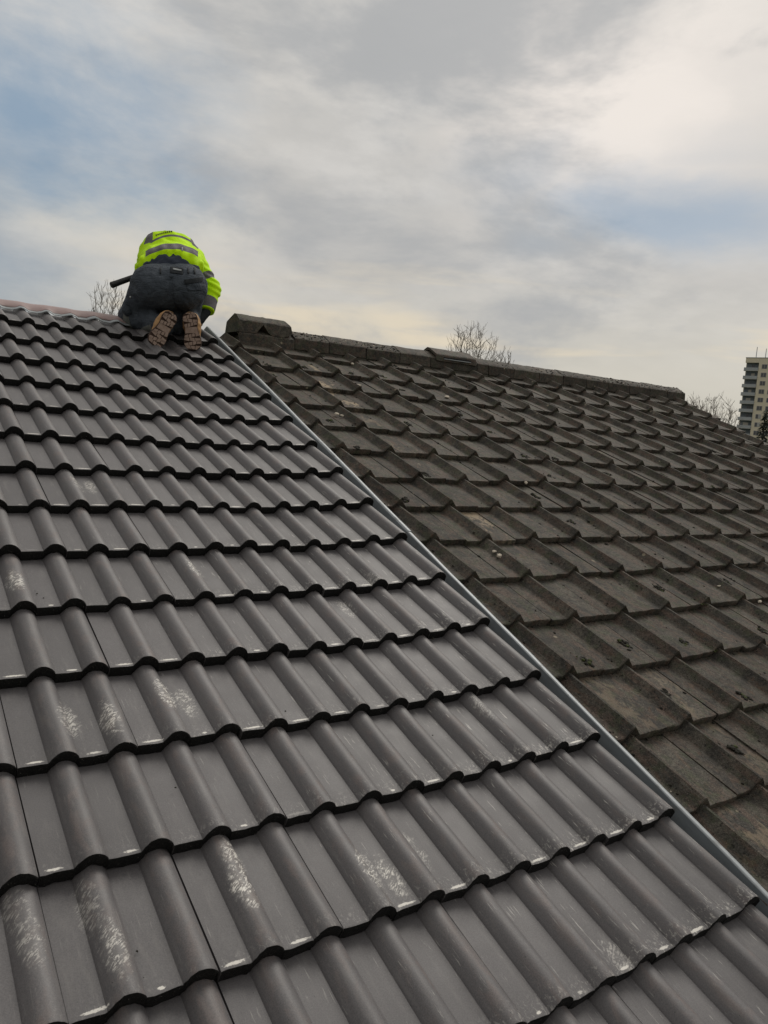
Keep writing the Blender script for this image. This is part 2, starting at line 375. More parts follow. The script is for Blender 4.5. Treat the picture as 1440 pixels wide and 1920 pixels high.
# ------------------------------------------------------------------ new double-roll tiles
PIT = 0.15; GA = 0.33
def roll_h(u):
    s = u % PIT
    if s < 0.074: return 0.0004 * math.cos(s / 0.074 * math.pi)
    t = (s - 0.074) / (PIT - 0.074)
    return 0.0285 * max(0.0, math.sin(math.pi * t)) ** 0.62 * min(1.0, 0.60 + t * 1.5)
US = sorted(set([0.0, .015, .035, .055, .068, .0735, .0750, .0775, .0815, .087, .094, .102, .111, .120, .128, .1345, .1405, .1448, .1478, .1497]))
def tile_mesh(name, us, hf, width, length, thick, rag, seed, mats, nose_lip=0.005, chip=0.0):
    R = random.Random(seed)
    n = len(us); V = []; F = []; MI = []
    def rj(a): return (R.random() - .5) * 2 * a
    jit = [(rj(rag), rj(rag)) for _ in us]
    ph = R.random() * 9
    rows = []
    for k in range(6):
        row = []
        for i, u in enumerate(us):
            h = hf(u); wob = 0.0012 * math.sin(u * 60 + ph) + jit[i][0] * 0.35
            if chip and R.random() < chip and k < 3: wob += 0.006 * R.random()
            if k == 0: p = (u, 0.006 + wob, h - thick + jit[i][1])           # nose bottom
            elif k == 1: p = (u, 0.000 + wob, h - nose_lip - 0.001 + jit[i][1] * 0.3)
            elif k == 2: p = (u, 0.0018 + wob, h - nose_lip * 0.28)
            elif k == 3: p = (u, 0.0065, h)
            elif k == 4: p = (u, length, h)
            else: p = (u, length, h - thick * 0.75)
            row.append(len(V)); V.append(p)
        rows.append(row)
    for k in range(5):
        for i in range(n - 1):
            F.append((rows[k][i], rows[k][i + 1], rows[k + 1][i + 1], rows[k + 1][i]))
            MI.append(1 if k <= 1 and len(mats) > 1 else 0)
    for i in range(n - 1):
        F.append((rows[5][i], rows[5][i + 1], rows[0][i + 1], rows[0][i])); MI.append(0)
    for i in (0, n - 1):
        f = [rows[k][i] for k in range(6)]
        F.append(tuple(f if i == 0 else f[::-1])); MI.append(0)
    me = mesh(name, V, F)
    for m in mats: me.materials.append(m)
    if len(mats) > 1: me.polygons.foreach_set('material_index', MI)
    me.polygons.foreach_set('use_smooth', [len(f) == 4 and MI[i] == 0 and len(mats) > 1 for i, f in enumerate(F)])
    bm = bmesh.new(); bm.from_mesh(me); bmesh.ops.recalc_face_normals(bm, faces=bm.faces); bm.to_mesh(me); bm.free()
    me.set_sharp_from_angle(angle=rad(38))
    return me
us2 = [.0028] + US[1:] + [u + PIT for u in US[:-1]] + [PIT * 2 - .0016]
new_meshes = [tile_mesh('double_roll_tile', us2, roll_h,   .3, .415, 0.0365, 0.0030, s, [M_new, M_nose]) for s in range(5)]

def inv_px(x, y, h=0.0):
    d = px_dir(x, y); Wi = Matrix(((1, 0, 0), (0, CP, SP), (0, -SP, CP)))
    c = Wi @ (cam_loc - Vector((0, 0, Z0))); e = Wi @ d; s = (h - c.z) / e.z
    return c + e * s
prints = {}
for x, y, a in [(365, 1065, .75), (28, 1092, .75), (312, 1302, .9), (352, 1312, .6), (128, 1345, .55), (205, 1352, .6), (455, 1670, 1.0), (440, 1610, .7),
                (690, 1630, .8), (735, 1640, .65), (780, 1650, .9), (780, 1590, .45), (215, 1785, .55), (55, 1760, .4), (380, 1695, .6), (545, 1600, .35), (165, 1690, .3), (170, 905, .5),
                (145, 905, .5), (320, 1690, .25), (700, 1100, .4), (650, 1130, .5), (1165, 1800, .4), (30, 1700, .3), (480, 1620, .3), (905, 1330, .3)]:
    p = inv_px(x, y); ci = math.floor(p.x / 0.3); ri = math.floor(p.y / GA)
    prints.setdefault((ci, ri), []).append((p.x - ci * 0.3, p.y - ri * GA, a))
stuffA = MB()
for ci in range(-24, 0):
    for ri in range(-9, 15):
        u = ci * 0.3; v = ri * GA
        lift = 0.0; tilt = 0.0
        if ci == -1: lift, tilt = 0.011, 0.020 / 0.3
        elif ci == -2: lift, tilt = 0.0, 0.011 / 0.3
        R_ = random.Random(ci * 131 + ri * 17)
        loc = Vector((u + 0.0005 + R_.uniform(-.0012, .0012), v + R_.uniform(-.005, .005), lift + R_.uniform(-.0015, .0030)))
        rot = (-0.1110 + R_.uniform(-.005, .005), -tilt + R_.uniform(-.005, .005), R_.uniform(-.004, .004))
        me = new_meshes[R_.randrange(5)]
        if ci >= -11 and ri >= -5:
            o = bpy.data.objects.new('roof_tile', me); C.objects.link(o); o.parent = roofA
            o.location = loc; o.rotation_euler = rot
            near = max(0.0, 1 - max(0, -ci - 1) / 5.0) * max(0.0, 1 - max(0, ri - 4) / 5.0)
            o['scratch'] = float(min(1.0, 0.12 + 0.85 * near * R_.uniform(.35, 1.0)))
            pr = prints.get((ci, ri), []) + [(0.0, -5.0, 0.0)] * 2
            o['print_a'] = [float(q) for q in pr[0]]; o['print_b'] = [float(q) for q in pr[1]]
            if ri == 14: o.scale = (1, 0.83, 1)
        else:
            if ri == 14: continue
            Mx = Matrix.LocRotScale(loc, Matrix.Rotation(rot[0], 3, 'X').to_quaternion(), None)
            stuffA.add([Mx @ vv.co for vv in me.vertices], [tuple(pp.vertices) for pp in me.polygons])
        pass
tag(stuffA.build('outer_tiles', M_new, roofA, True), kind='stuff')

# ------------------------------------------------------------------ old flat-pan tiles with a rib
WB, GB, UB, VB = 0.3302, 0.3333, 0.0505, 0.9951
def rib_h(u):
    pts = [(0, 0), (.087, 0), (.0885, .001), (.122, .0395), (.131, .0405), (.170, .002), (.174, 0.0), (.33, 0)]
    for (a, ha), (b_, hb) in zip(pts, pts[1:]):
        if a <= u <= b_: return ha + (hb - ha) * (u - a) / (b_ - a)
    return 0
usB = [0.0, .02, .04, .06, .087, .0885, .105, .122, .131, .150, .170, .174, .2, .22, .24, .26, .28, .3, .32, .3288]
old_meshes = [tile_mesh('ribbed_pan_tile', usB, rib_h, WB, .42, 0.0335, 0.0022, 50 + s, [M_old], 0.004, 0.07) for s in range(7)]
worn = {}
for x, y, a in [(530, 685, .7), (555, 712, 1.0), (600, 745, .95), (650, 778, .7), (700, 820, .45), (750, 870, .35), (845, 970, .8), (690, 800, .4), (1400, 1505, .35), (1170, 1290, .25),
                (1390, 1440, .2), (1330, 1340, .3), (620, 690, .3)]:
    p = inv_px(x, y, 0); worn[(math.floor((p.x - UB) / WB), math.floor((p.y - VB) / GB))] = a
stuffB = MB()
tops = {}
for ci in range(0, 17):
    for ri in range(-12, 12):
        R_ = random.Random(ci * 97 + ri * 31 + 5)
        loc = Vector((UB + ci * WB + R_.uniform(-.003, .003), VB + ri * GB + R_.uniform(-.007, .007), R_.uniform(-.0025, .003)))
        rot = (-0.100 + R_.uniform(-.006, .006), R_.uniform(-.010, .010), R_.uniform(-.012, .012))
        me = old_meshes[R_.randrange(7)]
        if ri >= -4:
            o = bpy.data.objects.new('roof_tile', me); C.objects.link(o); o.parent = roofB
            o.location = loc; o.rotation_euler = rot
            o['worn'] = float(worn.get((ci, ri), 0.16 if R_.random() < .2 else 0.0))
            tops[(ci, ri)] = (loc, rot)
            if ri == 11: o.scale = (1, 0.68, 1)
        else:
            Mx = Matrix.LocRotScale(loc, Matrix.Rotation(rot[0], 3, 'X').to_quaternion(), None)
            stuffB.add([Mx @ vv.co for vv in me.vertices], [tuple(pp.vertices) for pp in me.polygons])
tag(stuffB.build('outer_tiles', M_old, roofB, False), kind='stuff')
m = MB(); m.box(5.655, 5.70, EAVES_V, RIDGE_V - .02, -0.10, -0.028); m.build('verge_strip', M_mortar, roofB)

# moss and dirt lumps in the joints and under the noses
def lumps(spots, name, mat, parent):
    tv = [Vector(v) for v in [(0, 0, 1), (.9, 0, .2), (.28, .86, .2), (-.73, .53, .2), (-.73, -.53, .2), (.28, -.86, .2), (.6, .4, -.5), (-.6, .4, -.5), (0, -.8, -.5)]]
    tf = [(0, 1, 2), (0, 2, 3), (0, 3, 4), (0, 4, 5), (0, 5, 1), (1, 6, 2), (2, 6, 7), (2, 7, 3), (3, 7, 4), (4, 7, 8), (4, 8, 5), (5, 8, 1), (1, 8, 6)]
    m = MB()
    for (u, v, h, r, sx) in spots:
        a = random.uniform(0, 6.28); c, s_ = math.cos(a), math.sin(a)
        vs = []
        for q in tv:
            k = r * random.uniform(.6, 1.35); X, Y = q.x * k * sx, q.y * k
            vs.append((u + X * c - Y * s_, v + X * s_ + Y * c, h + q.z * k * 0.55))
        m.add(vs, tf)
    o = m.build(name, mat, parent, True); tag(o, kind='stuff'); return o
sp = []; sg = []
for (ci, ri), (loc, rot) in tops.items():
    R_ = random.Random(ci * 7 + ri * 101)
    dens = 1.0 if ci < 7 else 0.45
    for k in range(int(R_.uniform(0, 9) * dens)):             # along the joint
        y = R_.uniform(.02, .30); c0 = R_.uniform(.02, .31)
        if R_.random() < .6: c0 = R_.choice([0.002, 0.185, .09]) + R_.uniform(-.006, .006)
        sp.append((loc.x + c0, loc.y + y, loc.z - y * .100 + rib_h(min(.327, max(0, c0))) + .001, R_.uniform(.003, .0095) * (1.6 if R_.random() < .12 else 1), R_.uniform(.7, 1.2)))
    for k in range(int(R_.uniform(2, 12) * dens)):            # below the nose
        c0 = R_.uniform(.0, .325)
        sp.append((loc.x + c0, loc.y + R_.uniform(-.006, .006), loc.z - .032 + rib_h(c0), R_.uniform(.003, .008), 1.2))
    if R_.random() < .42 * dens:                              # a thick cushion
        c0 = R_.uniform(.2, .31); y = R_.uniform(.01, .2)
        for k in range(14):
            q = (loc.x + c0 + R_.gauss(0, .011), loc.y + y + R_.gauss(0, .016), loc.z - y * .100 + .003, R_.uniform(.006, .014), 1)
            (sg if R_.random() < .18 else sp).append(q)
    if R_.random() < .07 * dens:
        for k in range(10): sg.append((loc.x + .10 + R_.gauss(0, .012), loc.y + R_.gauss(0, .004), loc.z + rib_h(.1) - .014, R_.uniform(.003, .006), 1.1))
lumps(sp, 'dry_moss', M_moss, roofB); lumps(sg, 'green_moss', M_moss_green, roofB)
sp = [(inv_px(x, y).x, inv_px(x, y).y, -.006, r, 1.3) for x, y, r in [(1122, 1524, .004), (330, 1473, .003), (812, 1376, .003), (503, 1335, .004), (536, 1330, .003), (240, 1772, .003), (258, 1780, .003), (565, 1128, .003), (552, 1122, .003), (70, 1110, .003), (82, 1118, .0025), (66, 1105, .002), (813, 1195, .006), (808, 1203, .005), (270, 1830, .003), (285, 1845, .0025)]]
lumps(sp, 'grit', M_moss, roofA)
for nm, mt, cnt in (('gutter_grit', M_moss, 170), ('mortar_crumbs', M_chip, 70)):
    sp = []
    for k in range(cnt):
        v = random.uniform(-.2, 4.9); sp.append((.086 + .012 * (1 - v / 5) + abs(random.gauss(0, .012)), v, -.002 - .100 * ((v - VB) % GB) + .002, random.uniform(.0015, .0055), 1.2))
    lumps(sp, nm, mt, roofB)

# ------------------------------------------------------------------ bonding gutter between the roofs
def gutter(v0, v1, grow, name):
    prof = [(-.030, -.056), (.012, -.050), (.044, .012), (.0465, .0155), (.050, .0170), (.063, .0155), (.069, .011), (.073, -.016), (.069, -.016), (.0655, .007), (.061, .011), (.050, .0125), (.046, .0085), (.014, -.056), (-.03, -.060)]
    n = len(prof); vs = []; fs = []; N = 26
    for j in range(N + 1):
        v = v0 + (v1 - v0) * j / N
        sk = 0.012 * (1 - v / 5.0) + 0.0012 * math.sin(v * 5.1 + 1) + 0.0008 * math.sin(v * 13)
        for u, h in prof: vs.append((u + sk + grow * (0.5 if u > .03 else 0), v, h + grow + 0.0010 * math.sin(v * 7.0)))
    for j in range(N):
        for i in range(n):
            a = j * n + i; b_ = j * n + (i + 1) % n; fs.append((a, a + n, b_ + n, b_))
    fs += [tuple(range(n)), tuple(range((N + 1) * n - 1, N * n - 1, -1))]
    me = mesh(name, vs, fs, True); bm = bmesh.new(); bm.from_mesh(me); bmesh.ops.recalc_face_normals(bm, faces=bm.faces); bm.to_mesh(me); bm.free()
    me.set_sharp_from_angle(angle=rad(35))
    return link(name, me, roofA, [M_gutter])
gutter(-3.0, 2.12, 0.0, 'bonding_gutter'); gutter(2.055, 5.02, 0.0035, 'bonding_gutter')

# ------------------------------------------------------------------ ridge membrane on the new roof
m = MB(); N = 260; vs = []; fs = []
u0, u1 = -7.0, -0.33
prof_v = [(4.845, -0.002, 1.0), (4.851, 0.001, 1.0), (4.872, 0.003, .95), (4.874, 0.006, .95), (4.888, .008, .60), (4.905, 0.011, .30), (4.945, .010, .10), (4.99, .002, .10)]
P_ = len(prof_v)
for j in range(N + 1):
    u = u0 + (u1 - u0) * j / N
    hh = 0.5 * (roll_h(u % .3) + roll_h((u + .012) % .3))
    for k, (v, h, f) in enumerate(prof_v):
        vs.append((u, v + 0.004 * math.sin(u * 9 + k) * (k < 3) - (0.010 * (hh / .03) if k < 3 else 0), h + hh * f * .8 + .014 * (1 - f) + .002 * math.sin(u * 23)))
fsA = []; fsB = []
for j in range(N):
    for k in range(P_ - 1):
        a = j * P_ + k; (fsB if k < 2 else fsA).append((a, a + P_, a + P_ + 1, a + 1))
mem = link('ridge_membrane', mesh('ridge_membrane', vs, fsA, True), roofA, [M_membrane])
lip = link('membrane_lip', mesh('membrane_lip', vs, fsB, True), roofA, [M_membrane_lip])
for o in (mem, lip):
    md = o.modifiers.new('thickness', 'SOLIDIFY'); md.thickness = 0.003; md.offset = -1

# ------------------------------------------------------------------ old ridge tiles
def ridge_profile(t=0.018, w=.135, drop=.085, top=.062, flat=.022):
    outer = [(-w, -drop), (-w + .006, -.004), (-w + .012, .004), (-flat, top - .004), (0, top), (flat, top - .004), (w - .012, .004), (w - .006, -.004), (w, -drop)]
    inner = [(w - t, -drop), (w - t - .006, -.012), (flat, top - t - .004), (-flat, top - t - .004), (-w + t + .006, -.012), (-w + t, -drop)]
    return outer + inner
def ridge_piece(name, u0, u1, z, mat, parent, seed=0, tilt=0.0, **kw):
    R_ = random.Random(seed); prof = ridge_profile(**kw); n = len(prof); N = 7; vs = []; fs = []
    for j in range(N + 1):
        u = u0 + (u1 - u0) * j / N
        for y, zz_ in prof:
            q = mnoise.noise(Vector((u * 16, y * 22, zz_ * 22 + seed))) * .0050
            e = R_.uniform(-.003, .003) if j in (0, N) else 0
            vs.append((u + e, y + q, z + zz_ + q + tilt * (u - u0)))
    for j in range(N):
        for i in range(n):
            a = j * n + i; b_ = j * n + (i + 1) % n; fs.append((a, a + n, b_ + n, b_))
    fs += [tuple(range(n)), tuple(range((N + 1) * n - 1, N * n - 1, -1))]
    me = mesh(name, vs, fs, True); bm = bmesh.new(); bm.from_mesh(me); bmesh.ops.recalc_face_normals(bm, faces=bm.faces); bm.to_mesh(me); bm.free()
    me.set_sharp_from_angle(angle=rad(25))
    o = link(name, me, parent, [mat]); return o
def ridge_u(x, y, z=0.03):                      # ridge-line station seen at a photo pixel
    d = px_dir(x, y); k = (RY - .12 - cam_loc.y) / d.y; return cam_loc.x + d.x * k
RB = empty  # (alias kept short)
zb = RZ + 0.030
ridge_line = empty('ridge', (0 - houseB.location.x, RY - houseB.location.y, 0), houseB)
joints = [ridge_u(x, y) for x, y in [(551, 650), (616, 655), (685, 664), (749, 672), (806, 680), (893, 690), (915, 692), (963, 698), (1010, 705), (1055, 712), (1099, 718), (1139, 724), (1179, 730), (1217, 736), (1250, 740), (1283, 745)]]
ridge_pieces = []
ridge_pieces.append(ridge_piece('ridge_tile', joints[0] - .46, joints[0] - .004, zb - .016, M_ridge, ridge_line, 90))
for i, (a, b_) in enumerate(zip(joints, joints[1:])):
    if i == 4: continue
    dz_ = random.uniform(-.004, .004)
    ridge_pieces.append(ridge_piece('ridge_tile', a + .003, b_ - .003, zb + dz_, M_ridge, ridge_line, i, random.uniform(-.006, .006)))
# bedding mortar under the ridge tiles
m = MB(); m.box(joints[0] - .40, joints[-1] - .01, -.118, .118, zb - .10, zb - .02); m.build('mortar_bed', M_mortar, ridge_line)
# ventilated ridge tile: raised hood with a slot
a, b_ = joints[4] + .003, joints[5] - .003
vent = ridge_piece('ridge_vent', a, b_, zb + .002, M_ridge, ridge_line, 77)
hood = ridge_piece('vent_hood', a + .05, b_ - .02, zb + .034, M_ridge, vent, 78, w=.142, drop=.055)
m = MB(); m.box(a + .13, b_ - .09, -.1475, -.138, zb + .004, zb + .016); m.build('vent_slot', M_felt, vent)
m = MB(); m.box(a + .13, b_ - .09, -.151, -.138, zb - .003, zb + .003); m.build('vent_sill', M_gutter, vent)
# loose broken ridge tile lying on the ridge end
def loose_ridge():
    ua, ub = joints[0] - .47, joints[0] - .02
    z = zb + .080
    prof = ridge_profile(.020, .125, .088, .052, .03)[:9]
    n = len(prof); N = 18; vs = []; fs = []
    for j in range(N + 1):
        f = j / N; u = ua + (ub - ua) * f
        notch = max(0, 1 - abs(f - .45) / .13)
        for i, (y, q) in enumerate(prof):
            lift = 0
            if y < -.09 and q < -.03: lift = notch * .075 + (.03 * max(0, (f - .86) / .14))
            w_ = mnoise.noise(Vector((u * 24, y * 24, q * 24))) * .009
            trim = -0.05 * max(0, (q + .02) / .07) if j == N else (.02 * max(0, (q + .02) / .07) if j == 0 else 0)
            vs.append((u + trim, y + w_, z + q + lift + w_))
    for j in range(N):
        for i in range(n):
            a = j * n + i; b2 = j * n + (i + 1) % n; fs.append((a, a + n, b2 + n, b2))
    fs += [tuple(range(n)), tuple(range((N + 1) * n - 1, N * n - 1, -1))]
    me = mesh('loose_ridge_tile', vs, fs, True); bm = bmesh.new(); bm.from_mesh(me); bmesh.ops.recalc_face_normals(bm, faces=bm.faces); bm.to_mesh(me); bm.free()
    me.set_sharp_from_angle(angle=rad(25))
    o = link('loose_ridge_tile', me, None, [M_ridge]); o.location = (0, RY, 0)
    tag(o, 'loose broken ridge tile lying on the end of the old ridge', 'ridge tile')
    return o
loose_ridge()
# crust of moss and lichen on the ridge tops
sp = []; sg = []
for k in range(520):
    R_ = random
    u = R_.choice([R_.uniform(joints[0], joints[3]), R_.uniform(joints[8], joints[-1]), R_.uniform(joints[0], joints[-1])])
    f = R_.random(); y = -.122 + .11 * f; z = zb + .004 + .055 * f
    (sp if R_.random() < .75 else sg).append((u, y, z + .002, R_.uniform(.003, .010), R_.uniform(.8, 1.8)))
lumps(sp, 'ridge_moss', M_moss, ridge_line); lumps(sg, 'ridge_lichen', M_chip, ridge_line)

# ------------------------------------------------------------------ loose chips lying on the tiles
def pebble(name, label, cat, x, y, r, mat, group=None, h=0.0, stretch=(1, 1, .7), rz=0.0):
    bm = bmesh.new(); bmesh.ops.create_icosphere(bm, subdivisions=2, radius=1.0)
    sd_ = random.random() * 50
    for v in bm.verts:
        k = 1 + .45 * mnoise.noise(v.co * 1.3 + Vector((sd_, 0, 0))) + .15 * mnoise.noise(v.co * 4 + Vector((0, sd_, 0)))
        v.co = Vector((v.co.x * stretch[0], v.co.y * stretch[1], v.co.z * stretch[2])) * k * r
    me = bpy.data.meshes.new(name); bm.to_mesh(me); bm.free()
    p = inv_px(x, y, h); q = Vector((p.x, p.y * CP - p.z * SP, Z0 + p.y * SP + p.z * CP))
    o = link(name, me, None, [mat]); o.location = q; o.rotation_euler = (PITCH, 0, rz); tag(o, label, cat, group)
    return o
pebble('mortar_chip', 'round cream lump of mortar on an old tile, larger of a close pair', 'mortar chip', 937, 1042, .015, M_chip, None, .000)
pebble('mortar_chip', 'small pale crumb of mortar just above the round cream lump', 'mortar chip', 927, 1034, .010, M_chip, None, .000, (1.5, .7, .5))
pebble('mortar_chip', 'small white chip lying at the nose of an old tile, mid roof', 'mortar chip', 986, 905, .011, M_chip, None, .0)
pebble('mortar_chip', 'thin white sliver lying on an old tile at the right', 'mortar chip', 1352, 1099, .012, M_chip, None, .0, (2.0, .5, .4), -.6)
pebble('mortar_chip', 'white chip at the right edge of the photo on the old tiles', 'mortar chip', 1425, 1128, .013, M_chip, None, .0, (1.4, .6, .6), .2)
pebble('mortar_chip', 'cream flake on an old tile two courses below the ridge', 'mortar chip', 671, 722, .016, M_chip, None, .005, (1.6, .8, .5), -.4)
pebble('mortar_chip', 'white lump on the topmost old tiles just below the ridge', 'mortar chip', 661, 682, .012, M_chip, None, .0)
pebble('mortar_chip', 'pale chip on an old tile right of the cream flake', 'mortar chip', 838, 744, .017, M_chip, None, .0, (1.3, 1, .6))
pebble('mortar_chip', 'crumbled mortar lump beside the gutter on worn old tile', 'mortar chip', 632, 776, .014, M_chip, None, .0, (1.3, 1, .6))
pebble('mortar_chip', 'small mortar crumb next to the crumbled lump by the gutter', 'mortar chip', 641, 779, .010, M_chip, None, .0, (1.3, 1, .6))

# ------------------------------------------------------------------ roofer: signed-distance modelling
D0 = 5.30; XO, YO = 320, 640
CR = cam_rot.col[0].normalized(); CU = cam_rot.col[1].normalized(); CF = -cam_rot.col[2].normalized()
P_org = at(XO, YO, D0)
P_mat = Matrix((CR, CF, CU)).transposed().to_4x4(); P_mat.translation = P_org
def J(x, y, d):
    return np.array([(x - 720) * d / FPX - (XO - 720) * D0 / FPX, d - D0, -((y - 960) * d / FPX - (YO - 960) * D0 / FPX)])
def cone(P, a, ra, b_, rb, k=(1, 1, 1)):
    k = np.array(k, float); a = a * k; b_ = b_ * k; Q = P * k; ab = b_ - a
    t = np.clip(((Q - a) @ ab) / max(1e-9, ab @ ab), 0, 1)
    return np.linalg.norm(Q - a - t[..., None] * ab, axis=-1) - (ra + (rb - ra) * t)
def ell(P, c, r):
    r = np.array(r, float); q = (P - c) / r; n = np.linalg.norm(q, axis=-1)
    return (n - 1) * r.min()
def smin(a, b_, k=.04):
    h = np.clip(.5 + .5 * (b_ - a) / k, 0, 1); return b_ + (a - b_) * h - k * h * (1 - h)
def surf(name, f, lo, hi, st):
    lo = np.array(lo, float); n = np.ceil((np.array(hi) - lo) / st).astype(int) + 1
    ax = [lo[i] + st * np.arange(n[i]) for i in range(3)]
    P = np.stack(np.meshgrid(*ax, indexing='ij'), -1)
    val = f(P); s = val < 0
    nc = n - 1; cnt = np.zeros(nc); acc = np.zeros((*nc, 3))
    sl = lambda o: tuple(slice(o[i], o[i] + nc[i]) for i in range(3))
    for axis in range(3):
        for o1 in (0, 1):
            for o2 in (0, 1):
                off = [0, 0, 0]; oth = [i for i in range(3) if i != axis]; off[oth[0]] = o1; off[oth[1]] = o2
                off2 = list(off); off2[axis] = 1
                A, B = val[sl(off)], val[sl(off2)]; cr = (A < 0) != (B < 0)
                t = np.where(cr, A / np.where(cr, A - B, 1), 0)
                pt = P[sl(off)] + t[..., None] * (P[sl(off2)] - P[sl(off)])
                acc += np.where(cr[..., None], pt, 0); cnt += cr
    idx = -np.ones(nc, int); act = cnt > 0; idx[act] = np.arange(act.sum())
    V = acc[act] / cnt[act][:, None]; F = []
    for axis in range(3):
        oth = [i for i in range(3) if i != axis]
        a = [slice(None)] * 3; b_ = [slice(None)] * 3; a[axis] = slice(0, n[axis] - 1); b_[axis] = slice(1, n[axis])
        ch = s[tuple(a)] != s[tuple(b_)]
        I = np.argwhere(ch)
        ok = (I[:, oth[0]] > 0) & (I[:, oth[0]] < nc[oth[0]]) & (I[:, oth[1]] > 0) & (I[:, oth[1]] < nc[oth[1]])
        I = I[ok]; q = []
        for d1, d2 in ((-1, -1), (0, -1), (0, 0), (-1, 0)):
            K = I.copy(); K[:, oth[0]] += d1; K[:, oth[1]] += d2; q.append(idx[K[:, 0], K[:, 1], K[:, 2]])
        q = np.stack(q, -1); ins = s[tuple(a)][I[:, 0], I[:, 1], I[:, 2]]
        flip = ins if axis != 1 else ~ins
        q = np.where(flip[:, None], q, q[:, ::-1]); F += q.tolist()
    me = mesh(name, V.tolist(), F, True)
    return me, V
def wr(P, sc, amp, sd_=0.0):           # cheap cloth wrinkles
    x, y, z = P[..., 0] * sc + sd_, P[..., 1] * sc, P[..., 2] * sc
    return amp * (np.sin(x * 1.7 + 2.1 * np.sin(z * .9 + sd_) + .6 * y) * np.sin(z * 2.3 + 1.3 * np.sin(x * .8 + y)) + .6 * np.sin(z * 4.1 + 2.2 * np.sin(x * 1.9 + sd_)))

hipL, hipR = J(284, 535, 5.30), J(350, 536, 5.36)
kneeL, kneeR = J(247, 594, 5.50), J(350, 604, 5.72)
ankL, ankR = J(308, 612, 5.27), J(359, 602, 5.44)
waist = J(324, 507, 5.50); pelv = J(317, 540, 5.36); chest = J(319, 466, 5.84); neck = J(322, 470, 6.06); head = J(322, 492, 6.20)
shL, shR = J(282, 488, 5.84), J(365, 490, 5.84)
elL, elR = J(263, 512, 5.92), J(396, 543, 5.78)
wrL, wrR = J(274, 590, 5.82), J(386, 585, 5.70)
haL, haR = J(280, 606, 5.80), J(374, 598, 5.68)

def f_trousers(P):
    d = ell(P, pelv, (.222, .17, .148))
    d = smin(d, cone(P, J(289, 543, 5.27), .118, hipL, .12), .05)
    d = smin(d, cone(P, J(345, 543, 5.31), .118, hipR, .12), .05)
    d = smin(d, cone(P, pelv, .13, waist, .116, (.66, 1, 1)), .05)
    d = smin(d, cone(P, hipL, .125, kneeL, .088), .05)
    d = smin(d, cone(P, hipR, .125, kneeR, .090), .05)
    d = smin(d, cone(P, kneeL, .083, ankL, .066), .035)
    d = smin(d, cone(P, kneeR, .083, ankR, .062), .035)
    d = smin(d, cone(P, J(312, 580, 5.50), .085, J(322, 610, 5.50), .07, (.6, 1, 1)), .04)
    # seat seam and folds at hip and knee
    d = d + .012 * np.exp(-((P[..., 0] - J(322, 540, 5.2)[0]) / .012) ** 2) * (P[..., 2] < J(0, 520, 5.2)[2])
    for c, r, ka, kb, am in ((J(266, 545, 5.22), .10, .75, .65, .008), (J(376, 556, 5.27), .09, .8, -.6, .007), (J(300, 515, 5.3), .09, 1, .25, .005), (J(350, 575, 5.25), .08, .6, .8, .006), (J(255, 600, 5.35), .09, .3, 1, .008), (J(300, 570, 5.22), .07, .7, -.7, .006)):
        q = P - c; ph_ = (q[..., 2] * ka + q[..., 0] * kb) * 105 + 1.5 * np.sin(q[..., 0] * 31); d = d + am * np.abs(np.sin(ph_ * .5)) ** .6 * np.exp(-(q ** 2).sum(-1) / r ** 2)
    return d - wr(P, 20, .0022, 1.0)
def f_jacket(P):
    d = cone(P, J(322, 499, 5.45), .136, J(320, 484, 5.72), .140, (.62, 1, 1))
    d = smin(d, ell(P, J(319, 479, 5.82), (.200, .24, .195)), .06)
    d = smin(d, cone(P, chest - np.array([0, 0, .05]), .12, neck, .08, (.8, 1, 1)), .05)
    d = smin(d, cone(P, shL, .080, elL, .062), .06); d = smin(d, cone(P, elL, .064, wrL, .052), .03)
    d = smin(d, cone(P, shR, .082, elR, .066), .06); d = smin(d, cone(P, elR, .068, wrR + (haR - wrR) * -.1, .056), .03)
    d = smin(d, cone(P, J(322, 473, 6.02), .075, J(322, 480, 6.10), .075), .03)
    # sagging folds across the back, ripples at the hem, creases at the elbows
    x, z = P[..., 0], P[..., 2]
    s = P[..., 1] - (J(0, 0, 5.50))[1]
    d = d + .004 * np.sin(s * 60 + 5 * np.cos(x * 9)) * np.exp(-((s - .10) / .12) ** 2)
    d = d + .008 * np.sin(x * 85 + 1.0 + 12 * s) * np.exp(-((s + .09) / .05) ** 2)
    for c in (elR, J(398, 520, 5.78), J(268, 490, 5.88)):
        q = P - c; d = d + .005 * np.sin((q[..., 2] + .5 * q[..., 0]) * 130) * np.exp(-(q ** 2).sum(-1) / .008)
    d = d - wr(P, 22, .0018, 3.0)
    hem = (J(0, 0, 5.340)[1] + .007 * np.sin(x * 60) + .006 * np.sin(x * 131 + 1))
    lim = hem - P[..., 1]                                 # jacket ends at the waist hem
    torso = np.abs(x - J(323, 494, 5.5)[0]) < .26
    d = np.where(torso, np.maximum(d, lim), d)
    # cuffs
    for a, b_ in ((elL, wrL), (elR, wrR)):
        ax = (b_ - a) / np.linalg.norm(b_ - a); t = (P - b_) @ ax
        neararm = np.linalg.norm(P - b_, axis=-1) < .16
        d = np.where(neararm, np.maximum(d, t + .005), d)
    return d
def f_shirt(P):
    d = cone(P, J(321, 509, 5.43), .127, J(322, 482, 5.75), .12, (.62, 1, 1))
    return d - wr(P, 30, .004, 5.0)
